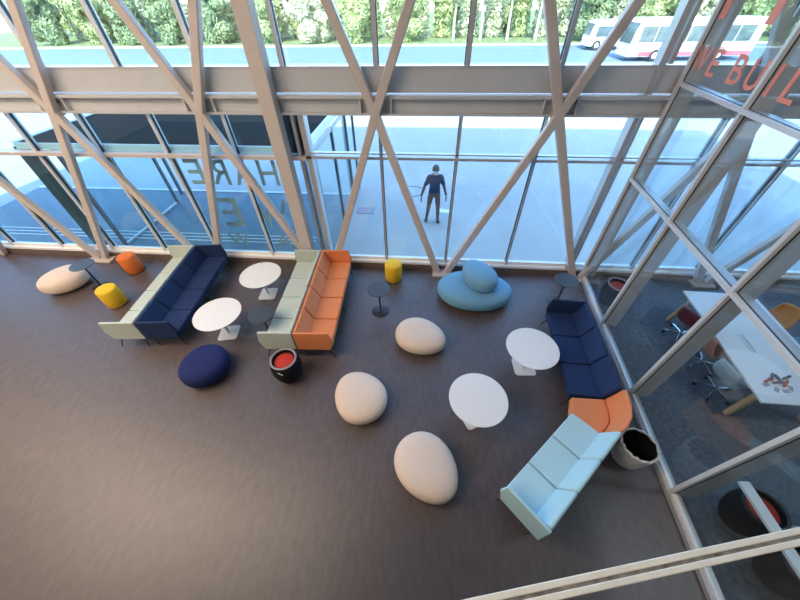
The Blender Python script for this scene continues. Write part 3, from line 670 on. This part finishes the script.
for p in bm_.polygons:
    c_ = p.center
    if c_.z < 0.10: p.material_index = 3
    elif c_.z < 0.98 and abs(c_.x) < 0.27+0.0 and not (abs(c_.x) > 0.245 and c_.z > 0.7): p.material_index = 2
    elif c_.z < 1.49 and (abs(c_.x) < 0.215 or c_.z > 1.20): p.material_index = 1
    else: p.material_index = 0
# head
b = BM(); bmesh.ops.create_uvsphere(b, u_segments=28, v_segments=20, radius=1)
for v in b.verts:
    x, y, z = v.co; f_ = 1-0.18*max(0, -z); v.co = (x*0.078*f_, y*0.098*f_ - 0.012*max(0, -z), z*0.118)
for v in b.verts:
    x, y, z = v.co
    if y < -0.08 and abs(x) < 0.014 and -0.03 < z < 0.015: v.co.y -= 0.022
    if y < -0.06 and 0.018 < abs(x) < 0.042 and 0.0 < z < 0.03: v.co.y += 0.008
o = sm('head', b, 'skin', pt, ang=80); o.location = (0, -0.035, 1.64); o.rotation_euler = (math.radians(-12), 0, 0); o.scale = (1.15, 1.12, 1.08); hd = o
for s in (-1, 1):
    b = BM(); bmesh.ops.create_uvsphere(b, u_segments=10, v_segments=8, radius=1, matrix=Matrix.Translation((s*0.079, 0.01, 0)) @ Matrix.Diagonal((0.012, 0.022, 0.032, 1))); sm('ear', b, 'skin', hd)
    b = BM(); bmesh.ops.create_uvsphere(b, u_segments=10, v_segments=8, radius=0.012, matrix=Matrix.Translation((s*0.03, -0.083, 0.016))); sm('eye', b, 'black', hd)
b = BM(); bmesh.ops.create_uvsphere(b, u_segments=28, v_segments=20, radius=1, matrix=Matrix.Translation((0, 0.012, 0.014)) @ Matrix.Diagonal((0.087, 0.100, 0.118, 1)))
bmesh.ops.delete(b, geom=[v for v in b.verts if v.co.z < -0.05 or (v.co.z < 0.055 and v.co.y < -0.035)], context='VERTS'); sm('hair', b, 'hair', hd, ang=80)
b = BM(); bmesh.ops.create_uvsphere(b, u_segments=28, v_segments=20, radius=1, matrix=Matrix.Translation((0, -0.018, -0.035)) @ Matrix.Diagonal((0.080, 0.094, 0.094, 1)))
bmesh.ops.delete(b, geom=[v for v in b.verts if v.co.z > -0.02 or v.co.y > 0.0], context='VERTS'); sm('face_mask', b, 'mask', hd, ang=80)
# sleeves
for s in (-1, 1):
    b = BM(); sh = Vector((s*0.16, 0.02, 1.435)); el = Vector((s*0.25, 0.03, 1.20)); rod(b, sh, el, 0.074, 0.066, n=16); sm('sleeve', b, 'shirt', pt, bevel=0.02)
# hands with separate fingers
for s, wr in ((1, Vector((0.35, -0.07, 0.86))), (-1, Vector((-0.39, -0.07, 0.85)))):
    vs = [wr, wr+Vector((s*0.005, -0.01, -0.07))]; es = [(0, 1)]; rs = [(0.028, 0.022), (0.036, 0.018)]
    for k_, ln in enumerate((0.062, 0.072, 0.068, 0.052)):
        f0 = wr+Vector((s*0.004, -0.042+0.021*k_, -0.085)); vs += [f0, f0+Vector((s*0.004, 0, -ln*0.5)), f0+Vector((-s*0.012, 0, -ln))]; n0 = len(vs)-3
        es += [(1, n0), (n0, n0+1), (n0+1, n0+2)]; rs += [0.0095, 0.009, 0.0075]
    th0 = wr+Vector((0, -0.045, -0.035)); vs += [th0, th0+Vector((-s*0.01, -0.022, -0.03)), th0+Vector((-s*0.012, -0.026, -0.058))]; n0 = len(vs)-3; es += [(0, n0), (n0, n0+1), (n0+1, n0+2)]; rs += [0.011, 0.010, 0.008]
    h = skin_mesh('hand', vs, es, rs, 0, 'skin', 1); h.parent = pt; h.data.materials.append(M['skin'])
# shoes
for x, y, rz in ((0.155, -0.07, 0.05), (-0.205, 0.04, -0.25)):
    b = BM(); pebble(b, 0.15, 0.052, 0.10, -0.1, 24, 10, 2.6); o = sm('shoe', b, 'black', pt, ang=80); o.location = (x, y, 0); o.rotation_euler = (0, 0, PI/2+rz)

# vehicles on the road
def vehicle(name, label, loc, rz, L, Wd, Hh, n_win, red=True):
    t = thing(name, label, name, loc, rz)
    prof = [(0, 0.35), (0, 1.2), (0.12, 0.75*Hh), (0.35, Hh-0.08), (0.7, Hh), (L-0.2, Hh), (L, Hh-0.2), (L, 0.35)]
    b = BM(); prism(b, prof, lambda p: (p[0], 0, p[1]), lambda p: (p[0], Wd, p[1])); sm('body', b, 'bus_white', t, bevel=0.06)
    b = BM(); prism(b, [(0.02, 1.35), (0.17, 0.75*Hh), (0.36, Hh-0.28), (0.2, Hh-0.28), (0.04, 0.75*Hh), (-0.04, 1.35)], lambda p: (p[0], 0.12, p[1]), lambda p: (p[0], Wd-0.12, p[1])); sm('windscreen', b, 'bus_glass', t)
    w_ = (L-1.3)/n_win
    for i in range(n_win):
        b = BM(); bb(b, 0.6+i*w_, 0.6+(i+1)*w_-0.08, -0.03, 0.05, 1.45 if red else 1.2, Hh-0.5); sm('window', b, 'bus_glass', t, bevel=0.01)
    if red: b = BM(); bb(b, 1.0, L-0.05, -0.02, 0.04, 0.40, 0.75); sm('stripe', b, 'bus_red', t)
    for x in (2.6 if red else 1.0, L-3.0 if red else L-1.0):
        for y in (0.10, Wd-0.10):
            b = BM(); rod(b, (x, y-0.16, 0.45), (x, y+0.12, 0.45), 0.45, n=28); wv = sm('wheel', b, 'tyre', t); 
            b = BM(); rod(b, (x, y-0.19 if y < 1 else y+0.10, 0.45), (x, y-0.15 if y < 1 else y+0.14, 0.45), 0.24, n=20); sm('hub', b, 'bus_white', wv)
        if red: b = BM(); R2 = [(x+0.56*math.cos(a_*PI/12), -0.02, 0.45+0.56*math.sin(a_*PI/12)) for a_ in range(13)]; tube(b, R2, 0.05, 6); sm('wheel_arch', b, 'bus_red', t)
    for y in (0.35, Wd-0.35): b = BM(); bmesh.ops.create_uvsphere(b, u_segments=12, v_segments=8, radius=0.13, matrix=Matrix.Translation((0.02, y, 0.85))); sm('headlight', b, 'chrome', t)
    return t
vehicle('bus', 'white bus with dark windows and red skirt on the road', (18.6, 39.6, 0), math.radians(3), 11.5, 2.5, 3.1, 7)
vehicle('van', 'white van on the road left of the bus', (17.6, 47.6, 0), math.radians(3), 6.2, 2.1, 2.6, 3, red=False)

# trees
def crown(bm, blobs, nleaf, size, rnd):
    for (cx, cy, cz, rx, ry, rz_) in blobs:
        for _ in range(nleaf):
            d = Vector((rnd.gauss(0, 1), rnd.gauss(0, 1), rnd.gauss(0, 1))).normalized(); r = rnd.uniform(0.55, 1.05)
            p = Vector((cx+d.x*rx*r, cy+d.y*ry*r, cz+d.z*rz_*r))
            if p.z < 0.1: continue
            nrm_ = (d+Vector((rnd.uniform(-.6, .6), rnd.uniform(-.6, .6), rnd.uniform(-.4, .8)))).normalized()
            a_ = nrm_.orthogonal().normalized(); b2 = nrm_.cross(a_); an = rnd.uniform(0, PI); a2 = a_*math.cos(an)+b2*math.sin(an); b3 = nrm_.cross(a2)
            s = size*rnd.uniform(0.6, 1.3)
            vs = [bm.verts.new(p+a2*s), bm.verts.new(p+b3*s*0.5+nrm_*s*0.12), bm.verts.new(p-a2*s), bm.verts.new(p-b3*s*0.5+nrm_*s*0.12)]
            bm.faces.new(vs)
def tree(name, label, loc, mt, seed, trunkh, spread, crown_z, height, nblob=9, nleaf=520, cat='tree', size=0.22):
    rnd = random.Random(seed); t = thing(name, label, cat, loc, rnd.uniform(0, 6), 'trees beyond the road')
    bl = []
    for i in range(nblob):
        a_ = rnd.uniform(0, 2*PI); rr = spread*rnd.uniform(0.15, 0.56)
        bl.append((rr*math.cos(a_), rr*math.sin(a_), rnd.uniform(crown_z, height), spread*rnd.uniform(.32, .42), spread*rnd.uniform(.32, .42), spread*rnd.uniform(.25, .42)))
    b = BM(); crown(b, bl, nleaf, size, rnd)
    me = bpy.data.meshes.new('foliage'); b.to_mesh(me); b.free(); me.materials.append(M[mt]); o = bpy.data.objects.new('foliage', me); C.objects.link(o); o.parent = t
    b = BM()
    pts = [(0, 0, 0), (0.08, 0.05, trunkh*0.5), (-0.05, 0.1, trunkh)]
    for p, q_, r0, r1 in zip(pts, pts[1:], (0.20, 0.16), (0.16, 0.12)): rod(b, p, q_, r0, r1, 10)
    for i in range(4):
        k_ = bl[i]; rod(b, pts[-1], (k_[0]*0.7, k_[1]*0.7, max(k_[2], trunkh+0.2)), 0.09, 0.03, 8)
    sm('trunk', b, 'bark', t)
    return t
kinds = [tree('broadleaf_tree', 'bright green bushy tree beyond the road', (-50, 58, 0), 'leafA', 1, 1.6, 3.3, 0.6, 6.0, 15, 1300),
         tree('broadleaf_tree', 'pale green bushy tree beyond the road', (-42, 59, 0), 'leafB', 2, 1.6, 3.3, 0.6, 6.5, 15, 1300),
         tree('broadleaf_tree', 'dark green bushy tree beyond the road', (-34, 61, 0), 'leafC', 3, 2.0, 3.3, 0.6, 7.0, 15, 1300),
         tree('slender_tree', 'slender pale-trunked tree beyond the road', (3, 58, 0), 'leafB', 4, 4.2, 1.8, 3.9, 8.0, 8, 400)]
rnd = random.Random(11)
rows = {'front': [], 'back': []}
x = -58.0
while x < 60:
    sl_ = 1 < x < 16
    rows['front'].append((x, 57.2+rnd.uniform(-0.5, 0.8), 3 if sl_ else rnd.choice([0, 1, 1, 0, 2]))); x += 3.7 if (sl_ and x+3.7 < 16) else 6.75
x = -70.0
while x < 76:
    rows['back'].append((x, 68.6+rnd.uniform(-0.3, 0.6), rnd.choice([0, 2, 1, 1]))); x += 8.1
used = set(); words = ['bright green bushy', 'pale green bushy', 'dark green bushy', 'slender pale-trunked']
u_ = 'first second third fourth fifth sixth seventh eighth ninth tenth eleventh twelfth thirteenth fourteenth fifteenth sixteenth seventeenth eighteenth nineteenth'.split()
ords = list(u_)
for tn, th_n in (('twenty', 'twentieth'), ('thirty', 'thirtieth'), ('forty', 'fortieth')): ords += [th_n]+[tn+'-'+w_ for w_ in u_[:9]]
for rn, pts_ in rows.items():
    for i, (x, y, kd) in enumerate(pts_):
        o = kinds[kd] if kd not in used else copy_tree(kinds[kd]); used.add(kd)
        s_ = rnd.uniform(0.95, 1.03)*(1.25 if rn == 'back' else 1.0)
        o.location = (x, y, 0.05); o.rotation_euler = (0, 0, rnd.uniform(0, 6.28)); o.scale = (s_, s_, s_)
        o['label'] = '%s tree, %s from the left in the %s row beyond the road' % (words[kd], ords[i], rn)
# shrubs between the two rows of trees
rnd = random.Random(5); sh = []
for k_, mt_ in enumerate(('leafB', 'leafA', 'leafB')):
    b = BM(); crown(b, [(sx_, rnd.uniform(-.2, .2), z_+abs(sx_)*-0.3, 1.0, 0.95, 0.9) for z_ in (0.7, 1.7, 2.7, 3.7) for sx_ in (-0.55, 0.55)], 380, 0.2, rnd)
    me = bpy.data.meshes.new('shrub'); b.to_mesh(me); b.free(); me.materials.append(M[mt_]); sh.append(me)
x = -57.0; i = 0
while x < 62:
    o = bpy.data.objects.new('shrub', sh[i % 3]); C.objects.link(o); o.location = (x, 62.6, 0.05); o.rotation_euler = (0, 0, rnd.choice([0, PI])); o.scale = (1.05, 1, rnd.uniform(1.0, 1.3))
    tag(o, 'tall leafy shrub, %s from the left in the row between the trees' % ords[i], 'shrub', 'shrubs between the rows of trees'); x += 3.65; i += 1
